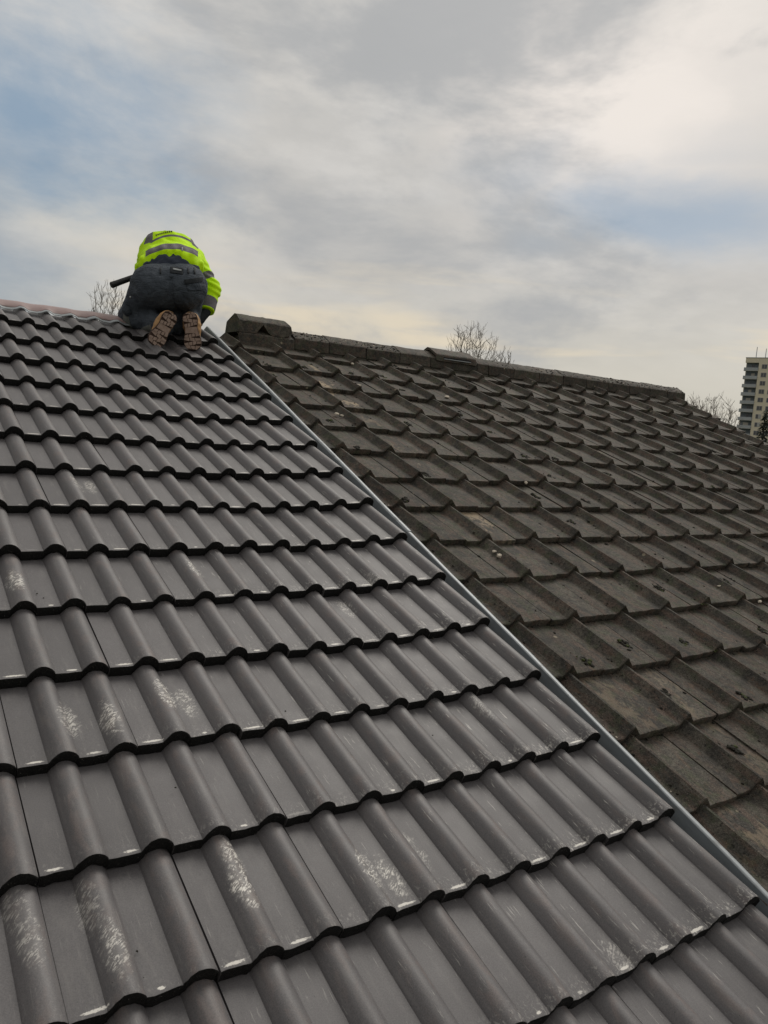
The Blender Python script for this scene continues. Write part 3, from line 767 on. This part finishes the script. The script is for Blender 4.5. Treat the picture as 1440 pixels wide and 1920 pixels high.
def fingers(P, h, w_):
    ax = (h - w_) / np.linalg.norm(h - w_); side = np.cross(ax, np.array([0, 0.35, 1.0])); side /= np.linalg.norm(side); dn = np.cross(side, ax)
    d = cone(P, w_, .032, h, .034)
    d = smin(d, cone(P, h - side * .022, .022, h + side * .022, .022), .02)
    for i, L in enumerate((.060, .072, .068, .052)):
        b0 = h + side * (.030 - .020 * i) + ax * .022; m_ = b0 + ax * L * .55 + dn * .008; e = m_ + ax * L * .25 + dn * L * .45
        d = np.minimum(d, smin(cone(P, b0, .0100, m_, .0092), cone(P, m_, .0092, e, .0080), .004))
    b0 = h + side * .034 - ax * .018; m_ = b0 + side * .026 + ax * .026; e = m_ + ax * .030 + dn * .012
    return np.minimum(d, smin(cone(P, b0, .0125, m_, .0105), cone(P, m_, .0105, e, .009), .006))
def f_body(P):
    d = ell(P, head, (.078, .10, .115))
    d = smin(d, cone(P, chest, .07, head, .055), .03)
    d = smin(d, ell(P, head + np.array([0, .10, -.03]), (.016, .022, .022)), .015)          # nose
    for sx in (-1, 1): d = smin(d, ell(P, head + np.array([sx * .080, 0, 0]), (.012, .02, .032)), .01)   # ears
    d = smin(d, cone(P, waist, .08, chest, .10, (.7, 1, 1)), .05); d = smin(d, cone(P, pelv, .10, waist, .08, (.7, 1, 1)), .05)
    for a, b_, c in ((shL, elL, wrL), (shR, elR, wrR)):
        d = smin(d, cone(P, chest, .06, a, .055), .04); d = smin(d, cone(P, a, .05, b_, .04), .03); d = smin(d, cone(P, b_, .04, c, .03), .02)
    for a, b_, c in ((hipL, kneeL, ankL), (hipR, kneeR, ankR)):
        d = smin(d, cone(P, pelv, .09, a, .09), .04); d = smin(d, cone(P, a, .09, b_, .055), .03); d = smin(d, cone(P, b_, .055, c, .04), .02)
    d = smin(d, fingers(P, haL, wrL), .01); d = smin(d, fingers(P, haR, wrR), .01)
    return d

# materials for the roofer
def cloth(name, col, col2, rough=.8, sc=14, fold=1.0):
    m, t, b = new_mat(name); p = t.node('ShaderNodeTexCoord').outputs['Object']
    n = t.noise(p, sc, 5, .6, .3); w_ = t.noise(p, 420, 2, .6, 0)
    t.put(b.inputs['Base Color'], t.mix(t.ramp(n, .35, .7), col, col2)); b.inputs['Roughness'].default_value = rough
    b.inputs['Specular IOR Level'].default_value = .25
    bump(t, b, t.math('ADD', w_, t.math('ADD', t.math('MULTIPLY', t.noise(p, 60, 4, .6, .6), 3.0), t.math('MULTIPLY', t.noise(t.scale(p, .6, 1, 1.7), 13, 4, .55, 1.6), 6.0 * (fold - 1)))), .35 + .15 * (fold - 1), .003)
    return m
M_trouser = cloth('charcoal_work_trousers', fold=3.0, col=(.056, .068, .085), col2=(.084, .100, .120))
M_trouser_panel = cloth('grey_trouser_panel', (.17, .18, .17), (.22, .23, .215))
M_shirt = cloth('navy_shirt', (.035, .045, .068), (.050, .060, .085))
M_glove = cloth('dark_glove', (.020, .024, .028), (.036, .040, .045))
M_leather = cloth('tan_boot_leather', (.42, .24, .11), (.54, .33, .16), .75, 30)
M_sole = cloth('brown_rubber_sole', (.060, .038, .030), (.085, .055, .042), .8, 40)
M_tread = cloth('tan_rubber_tread', (.40, .29, .235), (.48, .36, .30), .85, 40)
M_skin = simple('skin', (.45, .27, .20), .55, .1, 20)
M_hair = simple('dark_hair', (.03, .022, .015), .7, .3, 90)
M_rubber = simple('black_rubber_grip', (.016, .017, .018), .55, .2, 60, bumps=.2)
M_steel = simple('bright_steel', (.6, .6, .6), .3, .1, 40, 1.0)
M_pale_print = simple('pale_grey_print', (.40, .42, .42), .8, .2, 200)
def mat_jacket():
    m, t, b = new_mat('yellow_hi_vis_fabric'); p = t.node('ShaderNodeTexCoord').outputs['Object']
    a = t.node('ShaderNodeAttribute', attribute_name='band').outputs['Fac']
    k = t.math('LESS_THAN', a, 0.0)
    n = t.noise(p, 18, 4, .6, .2)
    yel = t.mix(n, (.56, 1.0, .001), (.66, 1.0, .003))
    gr = t.mix(t.noise(p, 60, 3, .6, 0), (.115, .105, .115), (.19, .18, .19))
    t.put(b.inputs['Base Color'], t.mix(k, yel, gr)); b.inputs['Roughness'].default_value = .75; b.inputs['Specular IOR Level'].default_value = .2
    bump(t, b, t.math('ADD', t.noise(p, 300, 2, .6, 0), t.math('MULTIPLY', t.noise(p, 45, 4, .6, .8), 3.0)), .35, .004)
    return m
M_jacket = mat_jacket()

LO, HI = (-.50, -.45, -.20), (.50, 1.05, .90)
body_me, _ = surf('person', f_body, LO, HI, .011)
person = link('person', body_me, None, [M_skin]); person.matrix_world = P_mat
tag(person, 'person in yellow hi-vis jacket and dark trousers kneeling bent over at the ridge', 'person')
tr_me, V = surf('trousers', f_trousers, (-.50, -.30, -.12), (.40, .60, .62), .0075)
trousers = link('trousers', tr_me, person, [M_trouser, M_trouser_panel])
cen = np.array([V[list(p.vertices)].mean(0) for p in tr_me.polygons])
ax = (ankL - kneeL); tt = ((cen - kneeL) @ ax) / (ax @ ax); dl = np.linalg.norm(cen - kneeL - np.clip(tt, 0, 1)[:, None] * ax, axis=1)
panel = (dl < .105) & (tt > .10) & (tt < .24) & (cen[:, 1] < kneeL[1] + .02)
panel |= (dl < .105) & (tt > .50) & (tt < .85) & (cen[:, 2] < ankL[2] + .010) & (cen[:, 2] > ankL[2] - .04)
tr_me.polygons.foreach_set('material_index', panel.astype(int))
tag(trousers, 'dark charcoal work trousers')
jk_me, V = surf('jacket', f_jacket, (-.42, -.05, -.02), (.42, 1.0, .86), .0075)
jacket = link('jacket', jk_me, person, [M_jacket]); tag(jacket, 'yellow hi-vis jacket with grey reflective bands')
def bandd(v, c, w_): return np.abs(v - c) - w_
dep = V[:, 1] + D0                                        # back bands follow the folds round the torso
ypx = 960 - (V[:, 2] - (YO - 960) * D0 / FPX) * FPX / dep; xpx = 720 + (V[:, 0] + (XO - 720) * D0 / FPX) * FPX / dep
dxp = xpx - 322; onback = (np.abs(dxp) < 52) & (V[:, 2] > chest[2] - .26)
px_m = 1 / 270.0
b1 = np.where(onback & (np.abs(dxp) < 50), (np.abs(ypx - (461.5 + .0062 * dxp ** 2 + .5 * np.sin(xpx * .22))) - 5.4) * px_m, 1)
b2 = np.where(onback & (np.abs(dxp) < 40), (np.abs(ypx - (441.5 + .0085 * dxp ** 2)) - 2.0) * px_m, 1)
b3 = np.where((ypx < 466) & (V[:, 2] > chest[2] - .05), np.minimum(np.abs(xpx - (277 - .35 * (ypx - 456))) - 7, np.abs(xpx - (365 + .35 * (ypx - 456))) - 5.5) * px_m, 1)
b3 = np.where((np.abs(dxp) < 35) | (np.abs(dxp) > 60), 1, b3)
band_ = np.minimum(np.minimum(b1, b2), b3)
for a, b_, f1, f2 in ((shR, elR, .70, .030), (elR, wrR, .70, .045), (elL, wrL, .35, .030)):
    ax = (b_ - a); L = np.linalg.norm(ax); t_ = ((V - a) @ ax) / L; dd = np.linalg.norm(V - a - np.clip(t_, 0, L)[:, None] * ax / L, axis=1)
    band_ = np.where(dd < .125, np.minimum(band_, bandd(t_, f1 * L, f2)), band_)
at_ = jk_me.attributes.new('band', 'FLOAT', 'POINT'); at_.data.foreach_set('value', np.clip(band_, -1, 1).astype(np.float32))
sh_me, _ = surf('shirt', f_shirt, (-.36, -.10, .20), (.36, .65, .80), .009)
tag(link('shirt', sh_me, person, [M_shirt]), 'dark navy shirt tail below the jacket hem')
hair_me, _ = surf('hair', lambda P: np.maximum(ell(P, head + np.array([0, -.012, .02]), (.085, .102, .112)), -(P[..., 2] - head[2] + .02) - .3 * (head[1] - P[..., 1])), head - .16, head + .16, .012)
link('hair', hair_me, person, [M_hair])
for h_, w__ in ((haL, wrL), (haR, wrR)):
    g_me, _ = surf('glove', lambda P: fingers(P, h_, w__) - .004, np.minimum(h_, w__) - .15, np.maximum(h_, w__) + .15, .006)
    link('glove', g_me, person, [M_glove])
# trouser details: waistband, label patch, back pocket, belt loops, holster pocket with rivet
def on_surface(fun, x, y, d=5.0):
    """first hit of the view ray with a modelled surface (local coordinates)"""
    ds = np.linspace(d - .3, d + 1.4, 600); P = np.array([J(x, y, q) for q in ds]); v = fun(P); hit = v < 0; i = int(np.argmax(hit)) if hit.any() else int(np.argmin(v)); return P[i]
def patch_mesh(name, outline, fun, lift, mat, parent, thick=.004, n=8):
    """a piece of cloth lying on a surface: outline is a 4-corner pixel quad"""
    A, B, Cc, D = [np.array(q, float) for q in outline]; vs = []; fs = []
    for j in range(n + 1):
        for i in range(n + 1):
            q = (A + (B - A) * i / n) * (1 - j / n) + (D + (Cc - D) * i / n) * (j / n); p = on_surface(fun, q[0], q[1]); vs.append((p[0], p[1] - lift, p[2]))
    for j in range(n):
        for i in range(n):
            a = j * (n + 1) + i; fs.append((a, a + n + 1, a + n + 2, a + 1))
    o = link(name, mesh(name, vs, fs, True), parent, [mat]); md = o.modifiers.new('thickness', 'SOLIDIFY'); md.thickness = thick; md.offset = 0
    return o
patch_mesh('label_patch', [(320, 500), (344, 503), (343, 515), (319, 512)], f_trousers, .004, M_glove, trousers)
patch_mesh('label_print', [(325, 503.5), (341, 506.5), (340.5, 509), (325, 506)], f_trousers, .009, M_pale_print, trousers, .002, 4)
pk = patch_mesh('back_pocket', [(348, 528), (380, 523), (378, 545), (352, 546)], f_trousers, .003, M_trouser, trousers)
patch_mesh('pocket_flap', [(346, 525), (381, 520), (380, 529), (347, 534)], f_trousers, .008, M_glove, trousers)
for x0 in (300, 352, 364): patch_mesh('belt_loop', [(x0, 502), (x0 + 3, 502), (x0 + 3, 514), (x0, 514)], f_trousers, .007, M_glove, trousers, .003, 3)
def f_holster(P):
    c = J(243, 563, 5.30)
    a = cone(P, J(250, 545, 5.33), .030, J(240, 582, 5.38), .042, (1, .8, 1))
    return a - wr(P, 30, .003, 8)
hp_me, _ = surf('holster_pocket', f_holster, (-.42, -.12, .1), (-.14, .25, .48), .008)
hp = link('holster_pocket', hp_me, person, [M_trouser])
bm = bmesh.new(); bmesh.ops.create_uvsphere(bm, u_segments=10, v_segments=6, radius=.0075); me = bpy.data.meshes.new('rivet'); bm.to_mesh(me); bm.free()
rv = link('rivet', me, hp, [M_steel]); q = on_surface(lambda P: np.minimum(f_holster(P), f_trousers(P)), 245, 557); rv.location = q
# small dark lettering across the shoulders (too small to read in the photo)
for k in range(9):
    x0 = 292 + k * 3.6; y0 = 441.5 - 1.25 * k + .05 * k * k
    patch_mesh('back_print', [(x0, y0 - 1.6), (x0 + 2.2, y0 - 2.1), (x0 + 2.2, y0 + .6), (x0, y0 + .8)], f_jacket, .003, M_glove, jacket, .001, 2)
patch_mesh('jacket_buckle', [(341, 464), (343.5, 464.3), (343, 471), (340.5, 470.5)], f_jacket, .004, M_pale_print, jacket, .002, 3)

# boots
def boot(toe, heel, nrm, wid, upper_to, name='boot'):
    a = heel - toe; L = np.linalg.norm(a); a = a / L; nrm = nrm - a * (nrm @ a); nrm /= np.linalg.norm(nrm); b_ = np.cross(a, nrm)
    L = max(L, .25)
    prof = [(0, .0), (.02, .55), (.08, .84), (.18, 1.0), (.30, .97), (.45, .78), (.58, .70), (.70, .78), (.82, .86), (.93, .74), (.985, .42), (1, 0)]
    out = [(t * L, w_ * wid / 2) for t, w_ in prof] + [(t * L, -w_ * wid / 2) for t, w_ in prof[-2:0:-1]]
    pt = lambda t, s, h: Vector(toe + a * t + b_ * s + nrm * h)
    root = None
    def f_up(P):
        foot = cone(P, toe + a * .05 * 1 - nrm * .045, .044, toe + a * (L * .55) - nrm * .062, .050)
        foot = smin(foot, cone(P, toe + a * (L * .55) - nrm * .06, .050, toe + a * (L - .045) - nrm * .05, .046), .03)
        foot = smin(foot, cone(P, toe + a * (L * .72) - nrm * .06, .052, upper_to, .050), .03)
        cut = (P - toe) @ nrm
        return np.maximum(foot, cut + .010) - wr(P, 40, .0018, 2)
    lo = np.minimum(np.minimum(toe, heel), upper_to) - .16; hi = np.maximum(np.maximum(toe, heel), upper_to) + .16
    me, _ = surf(name, f_up, lo, hi, .007)
    root = link(name, me, person, [M_leather])
    n = len(out); vs = [pt(t, s, h) for h in (-.022, .0) for t, s in out]
    fs = [(i, (i + 1) % n, n + (i + 1) % n, n + i) for i in range(n)] + [tuple(range(n)), tuple(range(2 * n - 1, n - 1, -1))]
    so = link('sole', mesh('sole', vs, fs), root, [M_sole])
    bm = bmesh.new(); bm.from_mesh(so.data); bmesh.ops.recalc_face_normals(bm, faces=bm.faces); bm.to_mesh(so.data); bm.free()
    # lugs: uneven blocks clipped to the outline
    def half(t):
        t = t / L
        for (t0, w0), (t1, w1) in zip(prof, prof[1:]):
            if t0 <= t <= t1: return (w0 + (w1 - w0) * (t - t0) / (t1 - t0)) * wid / 2
        return 0
    m = MB(); R_ = random.Random(int(wid * 1e5)); t = .008; row = 0
    while t < L - .012:
        st = .026 if not .42 * L < t < .60 * L else .045
        k = 3 if row % 2 == 0 else 4
        if .42 * L < t < .60 * L: k = 1
        for i in range(k):
            s0, s1 = -1 + 2 * i / k, -1 + 2 * (i + 1) / k
            g = .0022; sk = .010 * (1 if row % 2 else -1)
            def clampp(tt_, ss):
                h_ = max(0.001, half(min(L - .003, max(.003, tt_))) - .003); return tt_, ss * h_
            q = []
            for tt_, ss in ((t + g, s0), (t + g, s1), (t + st - g, s1), (t + st - g, s0)):
                tq = tt_ + sk * (ss if k > 1 else 0) * .8 + R_.uniform(-.002, .002); tq = min(L - .004, max(.004, tq)); T_, S_ = clampp(tq, ss)
                S_ += g * (1 if ss == s0 else -1) * (1 if abs(ss) < .99 else 0); q.append((T_, S_))
            hgt = .006 if k > 1 else .002
            vs = [pt(T_, S_, h_) for h_ in (-.001, hgt) for T_, S_ in q]
            m.add(vs, [(0, 3, 2, 1), (4, 5, 6, 7), (0, 1, 5, 4), (1, 2, 6, 5), (2, 3, 7, 6), (3, 0, 4, 7)])
        t += st; row += 1
    tr = m.build('tread', M_tread, so)
    bm = bmesh.new(); bm.from_mesh(tr.data); bmesh.ops.recalc_face_normals(bm, faces=bm.faces); bm.to_mesh(tr.data); bm.free()
    return root
boot(J(287, 648, 5.15), J(322, 591, 5.13), np.array([.55, -1, -.35]), .116, ankL + np.array([-.02, .02, .0]))
boot(J(363, 657, 5.30), J(356, 596, 5.24), np.array([.08, -1, -.12]), .116, ankR + np.array([.0, .03, .0]))

# tool tucked in the belt at the left hip
m = MB()
a, b_ = Vector(J(208, 535, 5.36)), Vector(J(258, 517, 5.46)); d_ = (b_ - a)
m.tube(a, .0175, a + d_ * .03, .0225, 14, True); m.tube(a + d_ * .03, .0225, a + d_ * .22, .0205, 14); m.tube(a + d_ * .22, .0205, a + d_ * .8, .0190, 14); m.tube(a + d_ * .8, .0190, b_ + d_ * .5, .0120, 14, True)
tool = m.build('hammer', M_rubber, None, True); tool.matrix_world = P_mat; tool.data.set_sharp_from_angle(angle=rad(40))
tag(tool, 'black rubber hammer handle sticking out from the worker\'s left hip', 'hammer')
m = MB(); e = b_ + d_ * .5; sd2 = Vector((0.1, .3, 1)).normalized(); m.tube(e - sd2 * .06, .015, e + sd2 * .05, .015, 10, True); m.build('hammer_head', M_steel, tool, True)
m = MB(); a, b_ = Vector(J(257, 514, 5.40)), Vector(J(247, 541, 5.40))
m.tube(a, .020, a.lerp(b_, .3), .030, 10, True); m.tube(a.lerp(b_, .3), .030, b_, .022, 10, True)
lp = m.build('hammer_holster', M_glove, person, True)

# ------------------------------------------------------------------ bare trees
def bare_tree(label, x, ytop, dist, rx_px, rz_px, seed, col, n=420):
    """bare crown grown node by node towards points filling a rounded crown"""
    R_ = random.Random(seed); m_px = dist / FPX
    top = at(x, ytop, dist); H = top.z; rx, rz = rx_px * m_px, rz_px * m_px; cz = H - rz
    t = empty('bare_tree', (top.x, top.y, 0)); tag(t, label, 'tree')
    mat = simple('winter_bark', col, .9, .25, 3)
    nodes = [np.array([0., 0., 0.])]; par = [-1]
    z = 0.0; p = np.zeros(3)
    while z < cz - rz * .55:
        z += .6; p = np.array([p[0] + R_.gauss(0, .04), p[1] + R_.gauss(0, .04), z]); nodes.append(p); par.append(len(nodes) - 2)
    ntr = len(nodes)
    tg = []
    while len(tg) < n:
        q = np.array([R_.uniform(-1, 1), R_.uniform(-1, 1), R_.uniform(-1, 1)]); r = np.linalg.norm(q)
        if .12 < r < 1 and R_.random() < .25 + .75 * r:
            k = 1 + .16 * math.sin(q[0] * 5 + seed) + .10 * math.sin(q[1] * 7 + q[2] * 5)
            tg.append(np.array([q[0] * rx * k, q[1] * rx * k, cz + q[2] * rz * (1 - .06 * abs(q[0]))]))
    base = np.array([0, 0, cz - rz * .9]); tg.sort(key=lambda q: np.linalg.norm(q - base) + R_.uniform(0, .3) * rz)
    for q in tg:
        A = np.array(nodes[1:]); v = q - A; d = np.linalg.norm(v, axis=1); up = v[:, 2] / (d + 1e-6)
        out = A - base + np.array([0, 0, .25 * rz]); out /= np.linalg.norm(out, axis=1)[:, None] + 1e-6; al = (v * out).sum(1) / (d + 1e-6)
        w = d * (1.9 - 1.25 * al) + np.where(d < rz * .07, 9, 0)
        i0 = int(np.argmin(w)) + 1; a = nodes[i0]; L = d[i0 - 1]; k = max(2, int(L / (rz * .10))); pi_ = i0
        side = np.array([R_.gauss(0, .03), R_.gauss(0, .03), -.05]) * L
        for j_ in range(1, k + 1):
            f = j_ / k; nodes.append(a + (q - a) * f + side * math.sin(f * math.pi)); par.append(pi_); pi_ = len(nodes) - 1
    for i_ in range(ntr, len(nodes)):                         # fine straight twigs
        if par[i_] < 1 or R_.random() > .75: continue
        a = nodes[i_]; dr = a - nodes[par[i_]]; dr = dr / (np.linalg.norm(dr) + 1e-6)
        for c_ in range(R_.choice((1, 2))):
            e = dr + np.array([R_.gauss(0, .38), R_.gauss(0, .38), .22 + R_.gauss(0, .2)]); e /= np.linalg.norm(e)
            nodes.append(a + e * rz * R_.uniform(.07, .17)); par.append(i_)
    cnt = np.ones(len(nodes))
    for i_ in range(len(nodes) - 1, 0, -1): cnt[par[i_]] += cnt[i_]
    rmin = dist * .00014; rad_ = rmin * np.maximum(1, (cnt / 3.0)) ** .42
    trunk = MB(); crown = MB()
    for i_ in range(1, len(nodes)):
        (trunk if i_ < ntr else crown).tube(nodes[par[i_]], min(rad_[par[i_]], rad_[i_] * 1.25), nodes[i_], rad_[i_], 7 if i_ < ntr else 3)
    trunk.build('trunk', mat, t); crown.build('crown', mat, t)
    return t
BK = (.24, .215, .19)
bare_tree('bare winter tree rising behind the worker\'s left side', 208, 522, 46, 46, 85, 3, BK, 380)
bare_tree('taller bare tree behind the ridge beside the vent tile', 890, 605, 62, 52, 75, 11, BK, 520)
bare_tree('shorter bare tree right of the taller one behind the old ridge', 946, 652, 70, 24, 50, 15, BK, 200)
bare_tree('bushy bare tree beyond the roof end left of the tower block', 1348, 740, 115, 44, 75, 21, (.30, .27, .24), 620)
bare_tree('low bare tree showing just past the end of the old ridge', 1303, 741, 120, 26, 60, 27, (.30, .27, .24), 320)

def conifer(label, x, ytop, dist, width, seed):
    R_ = random.Random(seed); top = at(x, ytop, dist); H = top.z; t = empty('conifer_tree', (top.x, top.y, 0)); tag(t, label, 'tree')
    m = MB(); m.tube((0, 0, 0), .22, (0, 0, H * .98), .03, 7); m.build('trunk', simple('conifer_bark', (.09, .07, .05), .9), t)
    m = MB()
    for k in range(2600):
        f = R_.random() ** .7; z = H * (1 - f * .85); a = R_.uniform(0, 6.28); rr = width / 2 * (f * .95 + .06) * (.35 + .65 * math.sqrt(R_.random())) * (.8 + .2 * math.sin(a * 5 + z * 4))
        p = Vector((rr * math.cos(a), rr * math.sin(a), z - rr * .25)); o_ = Vector((math.cos(a), math.sin(a), -.35)); L = R_.uniform(.18, .42)
        s1 = Vector((-math.sin(a), math.cos(a), R_.uniform(-.4, .4))) * L * .33
        m.add([p - s1, p + s1, p + o_ * L + s1 * .3, p + o_ * L - s1 * .3], [(0, 1, 2, 3)])
    m.build('crown', simple('conifer_needles', (.030, .042, .028), .9, .5, 3), t)
conifer('dark evergreen tree in front of the tower block\'s lower floors', 1437, 768, 95, 4.0, 4)

# ------------------------------------------------------------------ tower block
def tower():
    dist = 275.0
    c = at(1399, 671, dist); H = c.z
    t = empty('tower_block', (c.x, c.y, 0)); tag(t, 'tall beige apartment tower with balconies at the right edge', 'building')
    fx = CR.copy(); fx.z = 0; fx.normalize(); fy = CF.copy(); fy.z = 0; fy.normalize()
    ang = math.atan2(fx.y, fx.x) - rad(36)
    t.rotation_euler = (0, 0, ang)
    M_wall = simple('beige_render', (.78, .71, .56), .9, .06, .4); M_bal = simple('blue_grey_balcony', (.42, .45, .47), .7, .25, .5); M_deep = simple('dark_loggia', (.17, .20, .23), .7, .3, .7)  # balcony and loggia colours lightened in place of distant haze
    M_win = simple('dark_window_glass', (.12, .125, .14), .25, .3, .8); M_frame = simple('pale_window_frame', (.55, .52, .47), .7, .1, 5); M_slab = simple('pale_slab', (.46, .47, .46), .8, .1, 3)
    SH = 2.86; n = int(H / SH) - 1; W_ = 30.0; DP = 15.0; BW = 4.4; X1 = BW
    def part(name, mat, *boxes, parent=t):
        m = MB()
        for b_ in boxes: m.box(*b_)
        return m.build(name, mat, parent)
    part('wall', M_wall, (X1, W_, 0, DP, 0, H))                      # beige front
    part('side_wall', M_wall, (0, X1 - .01, 1.6, DP - .01, 0, H - .02))
    part('balcony_head', M_wall, (0, X1 - .01, 0, 1.59, H - 1.6, H - .01))
    part('parapet', M_slab, (-.1, W_ + .1, -.1, DP + .1, H + .003, H + .22))
    for i in range(n):
        z = H - 1.6 - SH * (i + 1)
        b_ = part('balcony', M_deep, (.25, X1 - .02, 1.45, 1.595, z + .02, z + SH - .02))
        part('balcony_slab', M_slab, (-.25, X1 - .02, -.35, 1.44, z, z + .28), parent=b_)
        part('balcony_front', M_bal, (-.22, X1 - .04, -.32, -.22, z + .29, z + 1.15), parent=b_)
        part('balcony_side', M_bal, (-.22, -.12, -.21, 1.40, z + .29, z + 1.15), parent=b_)
        r = random.Random(i)
        part('balcony_door', M_frame if r.random() < .5 else M_win, (1.2 + r.random(), 2.4 + r.random(), 1.38, 1.44, z + .3, z + 2.2), parent=b_)
    for i in range(n + 1):
        z = H - 2.9 - SH * i
        for x0 in (2.0, 4.8, 8.2, 11.4, 14.2, 17.4, 20.4, 23.2):
            x = X1 + x0 - .9
            w_ = part('window', M_frame, (x - .12, x + 1.72, -.06, .02, z - .82, z + .82))
            part('pane', M_win, (x, x + .76, -.09, -.061, z - .70, z + .70), parent=w_); part('pane', M_win if random.Random(i * 31 + int(x)).random() < .75 else M_slab, (x + .84, x + 1.6, -.09, -.061, z - .70, z + .70), parent=w_)
    for x, hh in ((2.6, 3.9), (5.6, 3.4), (7.2, 4.1), (14, 3), (22, 4)):
        m = MB(); m.tube((x, 3, H + .2), .16, (x, 3, H + .2 + hh), .12, 6, True); m.build('antenna', M_bal, t)
tower()
print('objects', len(bpy.data.objects))
